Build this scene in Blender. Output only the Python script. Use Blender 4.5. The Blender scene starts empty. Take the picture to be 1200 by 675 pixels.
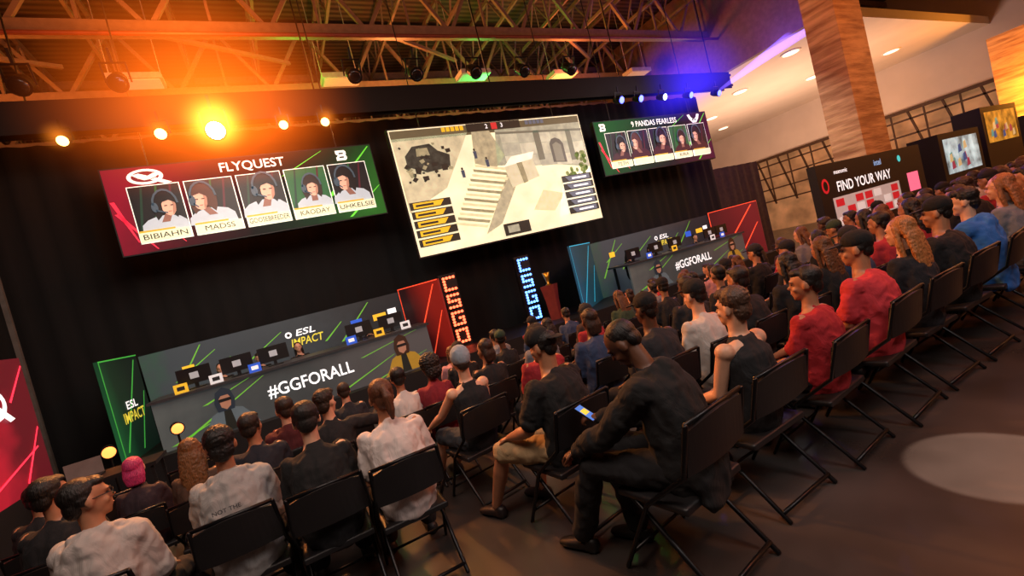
import bpy, math, random
from mathutils import Vector as V, Matrix as M
random.seed(7)
COL=bpy.context.collection
sin,cos,pi=math.sin,math.cos,math.pi
try: bpy.context.scene.view_settings.view_transform='Standard'
except Exception: pass

# ---------------------------------------------------------------- materials
MC={}
def lin(c):
    if isinstance(c,str):
        c=c.lstrip('#'); c=[int(c[i:i+2],16)/255 for i in (0,2,4)]
        return tuple(((v/12.92) if v<=.04045 else ((v+.055)/1.055)**2.4) for v in c)
    return tuple(c)
def mat(name,col='#808080',rough=.6,metal=0,em=0,noise=.15,ns=8,bump=0,emc=None,stretch=None,bd=.02,dist=0):
    if name in MC: return MC[name]
    c=lin(col); m=bpy.data.materials.new(name); m.use_nodes=True
    nt=m.node_tree; b=nt.nodes['Principled BSDF']
    b.inputs['Roughness'].default_value=rough; b.inputs['Metallic'].default_value=metal
    tc=nt.nodes.new('ShaderNodeTexCoord'); n=nt.nodes.new('ShaderNodeTexNoise'); n.inputs['Scale'].default_value=ns
    n.inputs['Detail'].default_value=4; n.inputs['Distortion'].default_value=dist
    if stretch:
        mp=nt.nodes.new('ShaderNodeMapping'); mp.inputs['Scale'].default_value=stretch
        nt.links.new(tc.outputs['Object'],mp.inputs['Vector']); nt.links.new(mp.outputs['Vector'],n.inputs['Vector'])
    else: nt.links.new(tc.outputs['Object'],n.inputs['Vector'])
    r=nt.nodes.new('ShaderNodeValToRGB')
    r.color_ramp.elements[0].position=.3; r.color_ramp.elements[1].position=.7
    r.color_ramp.elements[0].color=(*[v*(1-noise) for v in c],1)
    r.color_ramp.elements[1].color=(*[min(1,v*(1+noise)) for v in c],1)
    nt.links.new(n.outputs['Fac'],r.inputs['Fac']); nt.links.new(r.outputs['Color'],b.inputs['Base Color'])
    if em:
        if emc is None: nt.links.new(r.outputs['Color'],b.inputs['Emission Color'])
        else: b.inputs['Emission Color'].default_value=(*lin(emc),1)
        b.inputs['Emission Strength'].default_value=em
    if bump:
        bp=nt.nodes.new('ShaderNodeBump'); bp.inputs['Strength'].default_value=bump; bp.inputs['Distance'].default_value=bd
        nt.links.new(n.outputs['Fac'],bp.inputs['Height']); nt.links.new(bp.outputs['Normal'],b.inputs['Normal'])
    MC[name]=m; return m
def gmat(name,stops,length,axis=0,em=0,rough=.6,slant=0,noise=.12,ns=3):
    if name in MC: return MC[name]
    m=bpy.data.materials.new(name); m.use_nodes=True; nt=m.node_tree; b=nt.nodes['Principled BSDF']
    b.inputs['Roughness'].default_value=rough
    tc=nt.nodes.new('ShaderNodeTexCoord'); sx=nt.nodes.new('ShaderNodeSeparateXYZ'); nt.links.new(tc.outputs['Object'],sx.inputs[0])
    mul=nt.nodes.new('ShaderNodeMath'); mul.operation='MULTIPLY'; mul.inputs[1].default_value=1/length
    nt.links.new(sx.outputs[axis],mul.inputs[0])
    s2=nt.nodes.new('ShaderNodeMath'); s2.operation='MULTIPLY_ADD'; s2.inputs[1].default_value=slant
    nt.links.new(sx.outputs[2 if axis==0 else 0],s2.inputs[0]); nt.links.new(mul.outputs[0],s2.inputs[2])
    n=nt.nodes.new('ShaderNodeTexNoise'); n.inputs['Scale'].default_value=ns; nt.links.new(tc.outputs['Object'],n.inputs['Vector'])
    s3=nt.nodes.new('ShaderNodeMath'); s3.operation='MULTIPLY_ADD'; s3.inputs[1].default_value=noise
    nt.links.new(n.outputs['Fac'],s3.inputs[0]); nt.links.new(s2.outputs[0],s3.inputs[2])
    r=nt.nodes.new('ShaderNodeValToRGB'); e=r.color_ramp.elements
    while len(e)<len(stops): e.new(.5)
    for i,(p,c) in enumerate(stops): e[i].position=p; e[i].color=(*lin(c),1)
    nt.links.new(s3.outputs[0],r.inputs['Fac']); nt.links.new(r.outputs['Color'],b.inputs['Base Color'])
    if em: nt.links.new(r.outputs['Color'],b.inputs['Emission Color']); b.inputs['Emission Strength'].default_value=em
    MC[name]=m; return m
def emit(name,col,s):  # lit graphic colour
    return mat(name,col,.5,em=s,noise=.04)

# ---------------------------------------------------------------- mesh helpers
def link(o,parent=None):
    COL.objects.link(o)
    if parent is not None: o.parent=parent
    return o
def tag(o,label,cat,group=None,kind=None):
    o['label']=label; o['category']=cat
    if group: o['group']=group
    if kind: o['kind']=kind
    return o
def mobj(name,vf,m,parent=None,smooth=False,loc=None,rot=None):
    me=bpy.data.meshes.new(name); me.from_pydata([tuple(v) for v in vf[0]],[],vf[1]); me.update()
    if smooth: me.shade_smooth()
    if m is not None: me.materials.append(m)
    o=bpy.data.objects.new(name,me); link(o,parent)
    if loc is not None: o.location=loc
    if rot is not None: o.rotation_euler=rot
    return o
def empty(name,loc=(0,0,0),rot=(0,0,0)):
    o=bpy.data.objects.new(name,None); o.empty_display_size=.1; o.location=loc; o.rotation_euler=rot; return link(o)
def box(x0,x1,y0,y1,z0,z1):
    v=[(x,y,z) for x in (x0,x1) for y in (y0,y1) for z in (z0,z1)]
    f=[(0,1,3,2),(4,6,7,5),(0,4,5,1),(2,3,7,6),(0,2,6,4),(1,5,7,3)]
    return v,f
def merge(*gs):
    vs=[];fs=[]
    for v,f in gs:
        k=len(vs); vs+=[V(a) for a in v]; fs+=[tuple(i+k for i in q) for q in f]
    return vs,fs
def loft(pts,rad,side=(1,0,0),n=12,dome=True):
    pts=[V(p) for p in pts]; side=V(side)
    rad=[(r,r) if not isinstance(r,(tuple,list)) else r for r in rad]
    T=[]
    for i in range(len(pts)):
        t=pts[min(i+1,len(pts)-1)]-pts[max(i-1,0)]; T.append(t.normalized())
    P=list(pts);R=list(rad);TT=list(T)
    if dome:
        for k,fr in ((0,-1),(-1,1)):
            r=rad[k]; m=min(r); ex=[]
            for a,b in ((.45,.86),(.75,.55)):
                ex.append((pts[k]+T[k]*fr*m*a,(r[0]-m*(1-b),r[1]-m*(1-b)),T[k]))
            if k==0:
                for e in ex: P.insert(0,e[0]);R.insert(0,e[1]);TT.insert(0,e[2])
            else:
                for e in ex: P.append(e[0]);R.append(e[1]);TT.append(e[2])
    vs=[];fs=[]
    for p,r,t in zip(P,R,TT):
        s=side-t*side.dot(t)
        if s.length<1e-4: s=V((0,1,0))-t*t.y
        s.normalize(); b=t.cross(s)
        for j in range(n):
            a=2*pi*j/n; vs.append(p+s*r[0]*cos(a)+b*r[1]*sin(a))
    for i in range(len(P)-1):
        for j in range(n):
            k=(j+1)%n; fs.append((i*n+j,i*n+k,(i+1)*n+k,(i+1)*n+j))
    m0=min(rad[0]) if dome else 0; m1=min(rad[-1]) if dome else 0
    a=len(vs); vs.append(pts[0]-T[0]*m0*.86); b=len(vs); vs.append(pts[-1]+T[-1]*m1*.86)
    L=(len(P)-1)*n
    for j in range(n):
        k=(j+1)%n; fs.append((a,k,j)); fs.append((b,L+j,L+k))
    return vs,fs
def ell(c,r,R=None,nu=16,nv=10):
    c=V(c); vs=[V((0,0,-1))];fs=[]
    for i in range(1,nv):
        ph=-pi/2+pi*i/nv
        for j in range(nu):
            a=2*pi*j/nu; vs.append(V((cos(ph)*cos(a),cos(ph)*sin(a),sin(ph))))
    vs.append(V((0,0,1)))
    for j in range(nu):
        k=(j+1)%nu; fs.append((0,1+k,1+j)); L=1+(nv-2)*nu; fs.append((len(vs)-1,L+j,L+k))
        for i in range(nv-2):
            fs.append((1+i*nu+j,1+i*nu+k,1+(i+1)*nu+k,1+(i+1)*nu+j))
    out=[]
    for v in vs:
        q=V((v.x*r[0],v.y*r[1],v.z*r[2]))
        if R is not None: q=R@q
        out.append(c+q)
    return out,fs
def cyl(p,q,r,n=10,r2=None): return loft([p,q],[r,r2 or r],side=(1,.01,0) if abs(V(q).x-V(p).x)<abs(V(q).z-V(p).z)+abs(V(q).y-V(p).y) else (0,0,1),n=n,dome=False)
def beam(p,q,w,h=None):
    p=V(p);q=V(q);h=h or w;t=(q-p).normalized();s=t.cross(V((0,0,1)))
    if s.length<1e-3: s=V((1,0,0))
    s.normalize();u=s.cross(t)
    vs=[a+s*w/2*i+u*h/2*j for a in (p,q) for i,j in ((-1,-1),(1,-1),(1,1),(-1,1))]
    return vs,[(0,3,2,1),(4,5,6,7),(0,1,5,4),(1,2,6,5),(2,3,7,6),(3,0,4,7)]
def remesh(g,voxel,sm=3,disp=0,dsize=.05,fold=0):
    me=bpy.data.meshes.new('t'); me.from_pydata([tuple(v) for v in g[0]],[],g[1]); me.update()
    o=bpy.data.objects.new('t',me); COL.objects.link(o)
    r=o.modifiers.new('r','REMESH'); r.mode='VOXEL'; r.voxel_size=voxel
    s=o.modifiers.new('s','SMOOTH'); s.iterations=sm; s.factor=.5
    if disp:
        tx=bpy.data.textures.get('cl%.3f'%dsize) or bpy.data.textures.new('cl%.3f'%dsize,'CLOUDS'); tx.noise_scale=dsize
        d=o.modifiers.new('d','DISPLACE'); d.texture=tx; d.strength=disp; d.mid_level=.5
    if fold:
        tx=bpy.data.textures.get('folds')
        if not tx:
            tx=bpy.data.textures.new('folds','MARBLE'); tx.noise_scale=.16; tx.turbulence=14; tx.marble_type='SOFT'; tx.noise_basis_2='SIN'
        d=o.modifiers.new('f','DISPLACE'); d.texture=tx; d.strength=fold; d.mid_level=.5
        s2=o.modifiers.new('s2','SMOOTH'); s2.iterations=1; s2.factor=.4
    dg=bpy.context.evaluated_depsgraph_get(); out=bpy.data.meshes.new_from_object(o.evaluated_get(dg))
    bpy.data.objects.remove(o); bpy.data.meshes.remove(me); out.shade_smooth(); return out
def inst(name,me,m,parent=None,mw=None):
    o=bpy.data.objects.new(name,me); link(o,parent)
    if not me.materials: me.materials.append(None)
    o.material_slots[0].link='OBJECT'; o.material_slots[0].material=m
    if mw is not None: o.matrix_local=mw
    return o
def copytree(src,loc,rot=None,scale=None):
    root=src.copy(); COL.objects.link(root); root.location=loc
    if rot is not None: root.rotation_euler=rot
    if scale is not None: root.scale=scale
    def rec(s,p):
        for c in s.children:
            k=c.copy(); COL.objects.link(k); k.parent=p; k.matrix_parent_inverse=c.matrix_parent_inverse.copy(); rec(c,k)
    rec(src,root); return root

# flat graphics on boards ------------------------------------------------
def board(name,label,cat,loc,w,h,m,rot=0,depth=.08,group=None):
    o=mobj(name,box(0,w,0,depth,0,h),m,loc=loc,rot=(0,0,rot)); tag(o,label,cat,group); return o
def shape(par,pts,m,layer=1,name='graphic'):
    y=-.004*layer
    return mobj(name,([(u,y,v) for u,v in pts],[tuple(range(len(pts)))]),m,par)
def rect(par,u0,v0,u1,v1,m,layer=1,name='graphic'): return shape(par,[(u0,v0),(u1,v0),(u1,v1),(u0,v1)],m,layer,name)
def disc(par,u,v,ru,rv,m,layer=1,name='graphic',n=24,a0=0,a1=2*pi):
    return shape(par,[(u+ru*cos(a0+(a1-a0)*i/n),v+rv*sin(a0+(a1-a0)*i/n)) for i in range(n)],m,layer,name)
def txt(par,body,u,v,h,m,layer=3,xs=1,align='CENTER',rot=0,bold=.012,shear=0,y=None,name='lettering',maxw=None):
    if not body: return None
    c=bpy.data.curves.new('f','FONT'); c.body=body; c.size=h/.7; c.align_x=align; c.align_y='CENTER'; c.offset=bold*h/.7; c.shear=shear; c.resolution_u=3
    o=bpy.data.objects.new('f',c); COL.objects.link(o)
    dg=bpy.context.evaluated_depsgraph_get(); me=bpy.data.meshes.new_from_object(o.evaluated_get(dg)); bpy.data.objects.remove(o)
    me.materials.clear(); me.materials.append(m)
    if maxw:
        w=max(p.co.x for p in me.vertices)-min(p.co.x for p in me.vertices); xs=maxw/w
    me.transform(M.Diagonal((xs,1,1,1))); me.transform(M.Rotation(rot,4,'Z'))
    me.transform(M.Rotation(pi/2,4,'X'))
    t=bpy.data.objects.new(name,me); link(t,par); t.location=(u,-.004*layer if y is None else y,v); return t

# ---------------------------------------------------------------- camera
def setcam():
    yaw,pitch,roll=[math.radians(a) for a in (26.64,-2.2,14.42)]
    f=V((sin(yaw)*cos(pitch),cos(yaw)*cos(pitch),sin(pitch))); r=V((cos(yaw),-sin(yaw),0)); u=r.cross(f)
    r2=cos(roll)*r-sin(roll)*u; u2=sin(roll)*r+cos(roll)*u
    c=bpy.data.cameras.new('camera'); c.sensor_width=36; c.lens=16.0; c.clip_start=.05; c.clip_end=300
    o=bpy.data.objects.new('camera',c); COL.objects.link(o)
    o.matrix_world=M(((r2.x,u2.x,-f.x,0),(r2.y,u2.y,-f.y,0),(r2.z,u2.z,-f.z,1.7),(0,0,0,1)))
    bpy.context.scene.camera=o
setcam()

# ---------------------------------------------------------------- room shell
def floor_mat():
    m=bpy.data.materials.new('polished_concrete'); m.use_nodes=True; nt=m.node_tree; b=nt.nodes['Principled BSDF']
    tc=nt.nodes.new('ShaderNodeTexCoord'); n=nt.nodes.new('ShaderNodeTexNoise'); n.inputs['Scale'].default_value=.9; n.inputs['Detail'].default_value=8
    nt.links.new(tc.outputs['Object'],n.inputs['Vector'])
    r=nt.nodes.new('ShaderNodeValToRGB'); r.color_ramp.elements[0].position=.35; r.color_ramp.elements[1].position=.7
    r.color_ramp.elements[0].color=(*lin('#2e2a28'),1); r.color_ramp.elements[1].color=(*lin('#4a4442'),1)
    nt.links.new(n.outputs['Fac'],r.inputs['Fac']); nt.links.new(r.outputs['Color'],b.inputs['Base Color'])
    r2=nt.nodes.new('ShaderNodeMapRange'); r2.inputs[3].default_value=.2; r2.inputs[4].default_value=.4
    nt.links.new(n.outputs['Fac'],r2.inputs[0]); nt.links.new(r2.outputs[0],b.inputs['Roughness']); return m
def struct(name,g,m,label,cat):
    o=mobj(name,g,m); tag(o,label,cat,kind='structure'); return o
struct('floor',box(-9,28,-5,24,-.2,0),floor_mat(),'dark polished concrete hall floor','floor')
wdark=mat('dark_wall','#2a2522',.8)
struct('wall_left',box(-9.2,-9,-5,24,0,9.5),wdark,'dark painted hall wall','wall')
struct('wall_front',box(-9,28,-5.2,-5,0,9.5),wdark,'dark painted hall wall','wall')
struct('wall_back',box(-9,28,24,24.2,0,9.5),mat('warm_wall','#8a5c3a',.8),'warm brown hall wall','wall')
cream=mat('cream_plaster','#dcd0c4',.7,noise=.05,ns=1)
struct('wall_right',box(27.9,28.1,-5,24,0,9.5),mat('amber_wall_glow','#d0a070',.7,noise=.45,ns=.8,em=.2),'amber hall wall with painted-in glow','wall')  # light on this wall is partly put into the material as emission
def deck_mat():
    m=bpy.data.materials.new('roof_deck'); m.use_nodes=True; nt=m.node_tree; b=nt.nodes['Principled BSDF']; b.inputs['Roughness'].default_value=.7
    tc=nt.nodes.new('ShaderNodeTexCoord'); w=nt.nodes.new('ShaderNodeTexWave'); w.inputs['Scale'].default_value=1.6; w.bands_direction='Y'
    nt.links.new(tc.outputs['Object'],w.inputs['Vector'])
    r=nt.nodes.new('ShaderNodeValToRGB'); r.color_ramp.elements[0].color=(*lin('#3a2c22'),1); r.color_ramp.elements[1].color=(*lin('#6c5844'),1)
    nt.links.new(w.outputs['Fac'],r.inputs['Fac']); nt.links.new(r.outputs['Color'],b.inputs['Base Color']); return m
struct('ceiling',box(-9,28,-5,24,9.5,9.7),deck_mat(),'corrugated metal roof deck','ceiling')
struct('trim_1',box(14.5,27.9,7,24,6.5,6.8),cream,'pale plaster soffit with downlights','ceiling')
struct('trim_2',box(27.3,27.9,-2,24,4.4,9.4),cream,'pale plaster bulkhead','wall')
struct('trim_3',box(14.3,14.5,7,24,6.2,9.4),mat('warm_fascia','#8a6a4c',.7),'soffit edge fascia','wall')
struct('trim_4',box(14.5,27.3,23.2,24,3.6,6.5),cream,'pale plaster bulkhead under the soffit','wall')
steel=mat('roof_steel','#8c7660',.55,.2)
def roof_truss(y,x0=-8.8,x1=27,w=.2,n=18):
    z0,z1=7.6,9.15
    r=mobj('roof_truss',beam((x0,y,z0),(x1,y,z0),w,.24),steel); tag(r,'painted steel roof truss with diagonal webs','truss','roof trusses')
    mobj('top_chord',beam((x0,y,z1),(x1,y,z1),.16,.2),steel,r)
    dx=(x1-x0)/n
    for i in range(n):
        xa=x0+i*dx
        mobj('web_member',beam((xa,y,z0),(xa+dx/2,y,z1),.08),steel,r); mobj('web_member',beam((xa+dx/2,y,z1),(xa+dx,y,z0),.08),steel,r)
        mobj('web_member',beam((xa+dx/2,y,z0),(xa+dx/2,y,z1),.05),steel,r)
    return r
for y in (10.0,12.6,15.2,17.8): roof_truss(y)
def roof_joist(x):
    r=mobj('roof_joist',beam((x,8.5,8.5),(x,19.5,8.5),.06,.08),steel); tag(r,'open-web steel roof joist','joist','roof joists')
    mobj('top_chord',beam((x,8.5,9.35),(x,19.5,9.35),.08,.1),steel,r)
    for i in range(10): 
        y=8.6+i*1.1; mobj('web_member',beam((x,y,8.5),(x,y+.55,9.35),.04),steel,r); mobj('web_member',beam((x,y+.55,9.35),(x,y+1.1,8.5),.04),steel,r)
for i in range(16): roof_joist(-8.3+1.55*i)
for i,x in enumerate((-6,-1.5,3.2,8.4)):
    o=mobj('cross_brace',beam((x,10.0,7.7),(x+3.2,12.6,8.3),.08),steel); tag(o,'diagonal steel roof brace','beam','roof braces')
o=mobj('air_duct',cyl((-8.8,14,8.0),(13.5,14,8.0),.3,16),mat('duct','#9c8468',.4,.5),smooth=True); tag(o,'round metal ventilation duct below the roof','duct')
o=mobj('sprinkler_pipe',cyl((-8.8,9.6,7.3),(27,9.6,7.3),.04,8),mat('pipe','#7a3a24',.5)); tag(o,'thin red pipe hung below the truss','pipe')
for i,(x,y,c) in enumerate([(-5.4,10.8,'w'),(-1.4,11.2,'w'),(2.6,11.4,'w'),(6.2,11.4,'g'),(9.4,11.6,'g'),(12.6,11.6,'w')]):
    r=mobj('high_bay_lamp',box(-.45,.45,-.24,.24,0,.12),mat('fixture','#c0b8a8',.5),loc=(x,y,7.2)); tag(r,'rectangular industrial lamp on wires','lamp','high bay lamps')
    mobj('diffuser',box(-.4,.4,-.2,.2,-.02,-.002),emit('diff_'+c,'#8fc090' if c=='g' else '#e0b080',.3),r)
    for sx in (-.42,.42): mobj('wire',cyl((sx,0,.12),(sx,0,2.3),.01,6),MC['fixture'],r)
for i,(x,y) in enumerate([(17,9),(18.5,12),(17,14),(20.5,15),(22,11),(24,17),(19,19),(24,9)]):
    r=mobj('downlight',cyl((0,0,-.03),(0,0,0),.32,18),mat('dl_ring','#efe6d8',.4),loc=(x,y,6.5)); tag(r,'round recessed soffit downlight','light','soffit downlights')
    mobj('lens',cyl((0,0,-.035),(0,0,-.031),.25,18),emit('dl_lens','#fff0d0',2),r)

# ---------------------------------------------------------------- column, right hall
def col_mat():
    m=bpy.data.materials.new('layered_cladding'); m.use_nodes=True; nt=m.node_tree; b=nt.nodes['Principled BSDF']; b.inputs['Roughness'].default_value=.7
    tc=nt.nodes.new('ShaderNodeTexCoord'); mp=nt.nodes.new('ShaderNodeMapping'); mp.inputs['Scale'].default_value=(.7,.7,6)
    n=nt.nodes.new('ShaderNodeTexNoise'); n.inputs['Scale'].default_value=1.3; n.inputs['Detail'].default_value=6; n.inputs['Roughness'].default_value=.6
    nt.links.new(tc.outputs['Object'],mp.inputs[0]); nt.links.new(mp.outputs[0],n.inputs['Vector'])
    r=nt.nodes.new('ShaderNodeValToRGB'); r.color_ramp.elements[0].position=.35; r.color_ramp.elements[1].position=.65
    r.color_ramp.elements[0].color=(*lin('#a07450'),1); r.color_ramp.elements[1].color=(*lin('#e4bc90'),1)
    nt.links.new(n.outputs['Fac'],r.inputs['Fac']); nt.links.new(r.outputs['Color'],b.inputs['Base Color'])
    bp=nt.nodes.new('ShaderNodeBump'); bp.inputs['Strength'].default_value=.6; bp.inputs['Distance'].default_value=.05; nt.links.new(n.outputs['Fac'],bp.inputs['Height']); nt.links.new(bp.outputs['Normal'],b.inputs['Normal']); return m
cm=col_mat()
r=mobj('column',box(12.0,13.15,5.3,5.95,0,9.5),cm); tag(r,'square banded timber-clad column lit orange','column')
mobj('plinth',box(11.92,13.23,5.22,6.03,0,.3),mat('collar','#5a4030',.5),r)
r=mobj('column',box(25,26.4,5.4,6.6,0,5.6),cm); tag(r,'wide column glowing amber in the hall','column')
blk=mat('black_paint','#0b0b0c',.6); red=emit('board_red','#c41f2a',.6); wht=emit('sign_white','#f2f2f2',1.0)
b=board('wayfinding_wall','black information wall with white title and printed sheets','sign',(9.0,4.8,.0),4.1,2.16,mat('wall_black','#1a1a20',.5),depth=.15)
txt(b,'FIND YOUR WAY',1.6,1.68,.19,wht,1,maxw=2.05)
txt(b,'intel',2.2,1.97,.12,emit('intel','#8db6e8',.8),1); txt(b,'maxnomic',.8,1.97,.08,wht,1)
disc(b,3.1,1.95,.07,.07,emit('teal','#3fd0d0',.8),1); disc(b,.2,1.75,.12,.14,red,1); disc(b,.2,1.75,.07,.09,blk,2)
rect(b,.35,.95,2.9,1.5,emit('sheet','#c8c0bc',.4),1,'printed_sheet')
for i in range(7):
    for j in range(3):
        if (i*3+j)%4!=1: rect(b,.42+i*.35,.98+j*.17,.7+i*.35,1.12+j*.17,red if (i+j)%3 else emit('sheet2','#e8e4e0',.5),2)
rect(b,3.3,1.2,3.8,1.6,emit('pinkscr','#f06a8a',1.0),1,'screen')
for i,(x,y,c1,w,t) in enumerate([(14.4,4.9,'#9ab8c0',2.4,2.3),(17.5,5.0,'#a07828',2.6,2.8),(21.5,5.2,'#a03028',2.6,2.4)]):
    bb=board('exhibition_booth','dark exhibition booth wall with bright screen','booth',(x,y,0),w,t,blk,depth=.6,group='exhibition booths')
    rect(bb,.2,t-1.0,w-.2,t-.15,mat('booth%d'%i,c1,.6,em=.8,noise=.8,ns=3),1,'screen')
    for k in range(10): 
        a=random.uniform(.3,w-.6); q=random.uniform(t-.95,t-.45)
        shape(bb,[(a,q),(a+.22,q+.03),(a+.18,q+.22),(a+.05,q+.18)],emit('bc%d'%(k%4),('#c0b080','#903048','#2a4a80','#50908a')[k%4],.7),2+k%3)
lm=mat('lattice','#4a3424',.6)
r=mobj('lattice_screen',beam((27.2,2,4.3),(27.2,22,4.3),.14),lm); tag(r,'dark lattice framework against amber light','frame')
for k in range(4): mobj('rail',beam((27.2,2,3.9-k*.7),(27.2,22,3.9-k*.7),.08),lm,r)
for k in range(16): mobj('bar',beam((27.2,2+k*1.25,1.6),(27.2,2.6+k*1.25,4.3),.08),lm,r); mobj('bar',beam((27.2,2+k*1.25,1.6),(27.2,2+k*1.25,4.3),.06),lm,r)

# ---------------------------------------------------------------- curtains, stage
def curtain(name,x0,x1,y,z1,m,label,step=.12,amp=.035):
    n=int((x1-x0)/step); vs=[];fs=[]
    for i in range(n+1):
        x=x0+(x1-x0)*i/n; yy=y+amp*sin(i*1.9)+amp*.5*sin(i*.7)
        vs+=[(x,yy,0.0),(x,yy,z1)]
    for i in range(n): fs.append((2*i,2*i+2,2*i+3,2*i+1))
    o=mobj(name,(vs,fs),m,smooth=True); tag(o,label,'curtain'); return o
curtain('stage_curtain',-5.2,13.6,10.3,5.75,mat('black_drape','#060506',.95,noise=.3),'tall black velvet drape behind the stage')
curtain('side_curtain',13.65,16.0,10.4,3.3,mat('brown_drape','#3a2c28',.9,noise=.3),'taupe pleated drape beside the stage')
st=mobj('stage_platform',box(-2.9,13.0,8.25,10.15,0,.35),mat('stage_black','#141416',.5)); tag(st,'low black stage platform','stage')

# screens ---------------------------------------------------------------
SY=9.3
def hang(par,w,h,top):
    for u in (.15*w,.85*w): mobj('cable',cyl((u,.05,h),(u,.05,top),.012,6),mat('cable','#1a1a1a',.5),par)
sc=board('video_screen','large hanging video screen showing a sandy stone game map','screen',(2.741,SY,2.398),4.99,2.757,blk,depth=.12)
W,Hh=4.99,2.757; hang(sc,W,Hh,7.1)
def S(pts,m,l=2): return shape(sc,[(u*W,v*Hh) for u,v in pts],m,l)
k=.92
rect(sc,.03,.03,W-.03,Hh-.03,mat('g_ground','#f2e8c0',.6,em=k,noise=.14,ns=2.2),1,'image')
sand=mat('g_sand','#d8cca0',.6,em=k,noise=.15,ns=9); grey=mat('g_grey','#9a9a84',.6,em=k,noise=.22,ns=6); pale=mat('g_pale','#f8f2d8',.6,em=k,noise=.1,ns=5); shd=mat('g_shd','#8f8868',.6,em=k,noise=.2,ns=8); dk=emit('g_dark','#24241e',k)
grass=mat('g_bush','#6c7440',.6,em=k,noise=.6,ns=12)
S([(.01,.35),(.2,.5),(.36,.92),(.01,.92)],mat('g_floorl','#bdb592',.6,em=k,noise=.2,ns=5),2)
S([(.01,.98),(.01,.9),(.99,.9),(.99,.98)],emit('g_bar','#5c543c',k),2)
S([(.47,.62),(.5,.92),(.99,.92),(.99,.5),(.8,.56)],grey,3)
for i in range(5):
    for j in range(3):
        u=.52+i*.093; v=.9-j*.105-(i*.012)
        S([(u,v-.1),(u+.091,v-.105),(u+.091,v-.002),(u,v)],mat('g_bl%d'%((i+j)%3),('#b2b098','#a6a590','#bcbaa2')[(i+j)%3],.6,em=k,noise=.18,ns=5),4)
S([(.7,.62),(.735,.62),(.735,.88),(.7,.88)],emit('g_post','#6a6a5a',k),5); S([(.89,.58),(.92,.58),(.92,.86),(.89,.86)],emit('g_post','#6a6a5a',k),5); S([(.5,.88),(.99,.84),(.99,.86),(.5,.9)],emit('g_post','#6a6a5a',k),5)
S([(.78,.585),(.86,.57),(.86,.74),(.845,.78),(.82,.8),(.795,.79),(.78,.75)],emit('g_arch','#54524a',k),5); S([(.795,.59),(.845,.58),(.845,.73),(.82,.76),(.795,.74)],emit('g_arch2','#7c7a6a',k),6)
S([(.38,.92),(.47,.92),(.52,.7),(.46,.6),(.36,.66)],mat('g_wall2','#a49c7c',.6,em=k,noise=.25,ns=7),3)
S([(.5,.6),(.66,.64),(.68,.48),(.52,.42)],mat('g_crate','#c8c2a0',.6,em=k,noise=.12,ns=8),5)
S([(.5,.6),(.66,.64),(.68,.7),(.55,.68)],pale,5); S([(.57,.62),(.6,.625),(.61,.45),(.585,.44)],shd,6)
for i in range(13): S([(.2+i*.013,.2+i*.036),(.34+i*.016,.13+i*.036),(.35+i*.016,.15+i*.036),(.2+i*.013,.222+i*.036)],shd if i%2 else sand,4)
S([(.33,.08),(.42,.14),(.6,.58),(.53,.62),(.5,.52)],mat('g_sidew','#a8a284',.6,em=k,noise=.2,ns=6),3)
S([(.05,.7),(.13,.64),(.24,.66),(.25,.76),(.2,.8),(.17,.86),(.09,.85),(.05,.78)],mat('g_car','#34342c',.6,em=k,noise=.5,ns=9),5); S([(.1,.77),(.16,.77),(.155,.83),(.105,.83)],shd,6); S([(.08,.64),(.1,.63),(.11,.68),(.08,.69)],dk,6); S([(.2,.64),(.225,.64),(.23,.69),(.2,.69)],dk,6)
for i in range(24):
    u=.03+random.random()*.24; v=.56+random.random()*.3; a=random.random()*3; q=.005+random.random()*.012
    S([(u+q*cos(a+t),v+q*1.6*sin(a+t)) for t in (0,1.5,3.1,4.4)],dk if i%3 else shd,6)
S([(.74,.1),(.98,.16),(.98,.5),(.82,.44)],pale,3); S([(.6,.2),(.72,.16),(.8,.3),(.68,.36)],sand,3)
for i in range(30):
    u=.84+random.random()*.13; v=.4+random.random()*.24; disc(sc,u*W,v*Hh,.04+.05*random.random(),.06,grass,5,n=7)
for i in range(5):
    v=.08+i*.072
    S([(.015,v),(.2,v),(.2,v+.058),(.015,v+.058)],dk,7); S([(.03,v+.008),(.15,v+.008),(.17,v+.05),(.03,v+.05)],emit('g_yel','#e0b028',k),8); S([(.04,v+.02),(.12,v+.02),(.12,v+.036),(.04,v+.036)],dk,9)
    S([(.8,v+.02),(.985,v+.02),(.985,v+.078),(.8,v+.078)],dk,7); S([(.84,v+.028),(.97,v+.028),(.97,v+.07),(.82,v+.07)],emit('g_dl','#5c6270',k),8); S([(.86,v+.04),(.95,v+.04),(.95,v+.055),(.86,v+.055)],wht,9)
S([(.42,.03),(.56,.03),(.56,.13),(.42,.13)],dk,7); S([(.44,.05),(.5,.05),(.5,.11),(.44,.11)],grey,8)
S([(.36,.92),(.64,.92),(.64,.985),(.36,.985)],dk,7); txt(sc,'2',.46*W,.952*Hh,.1,wht,9); txt(sc,'3',.54*W,.952*Hh,.1,wht,9); rect(sc,.485*W,.925*Hh,.515*W,.98*Hh,emit('g_red','#c03030',k),8)
for i in range(5):
    for s0 in (.24,.67): S([(s0+i*.022,.94),(s0+.017+i*.022,.94),(s0+.017+i*.022,.975),(s0+i*.022,.975)],emit('g_yel','#e0b028',k) if s0<.5 else emit('g_dl','#5c6270',k),7)
for u,v in ((.37,.74),(.29,.6),(.42,.66)):
    S([(u-.006,v-.04),(u+.008,v-.04),(u+.009,v+.02),(u-.008,v+.02)],emit('g_blue','#3a4656',k),7); disc(sc,u*W,(v+.032)*Hh,.026,.032,dk,7,n=10)

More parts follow.
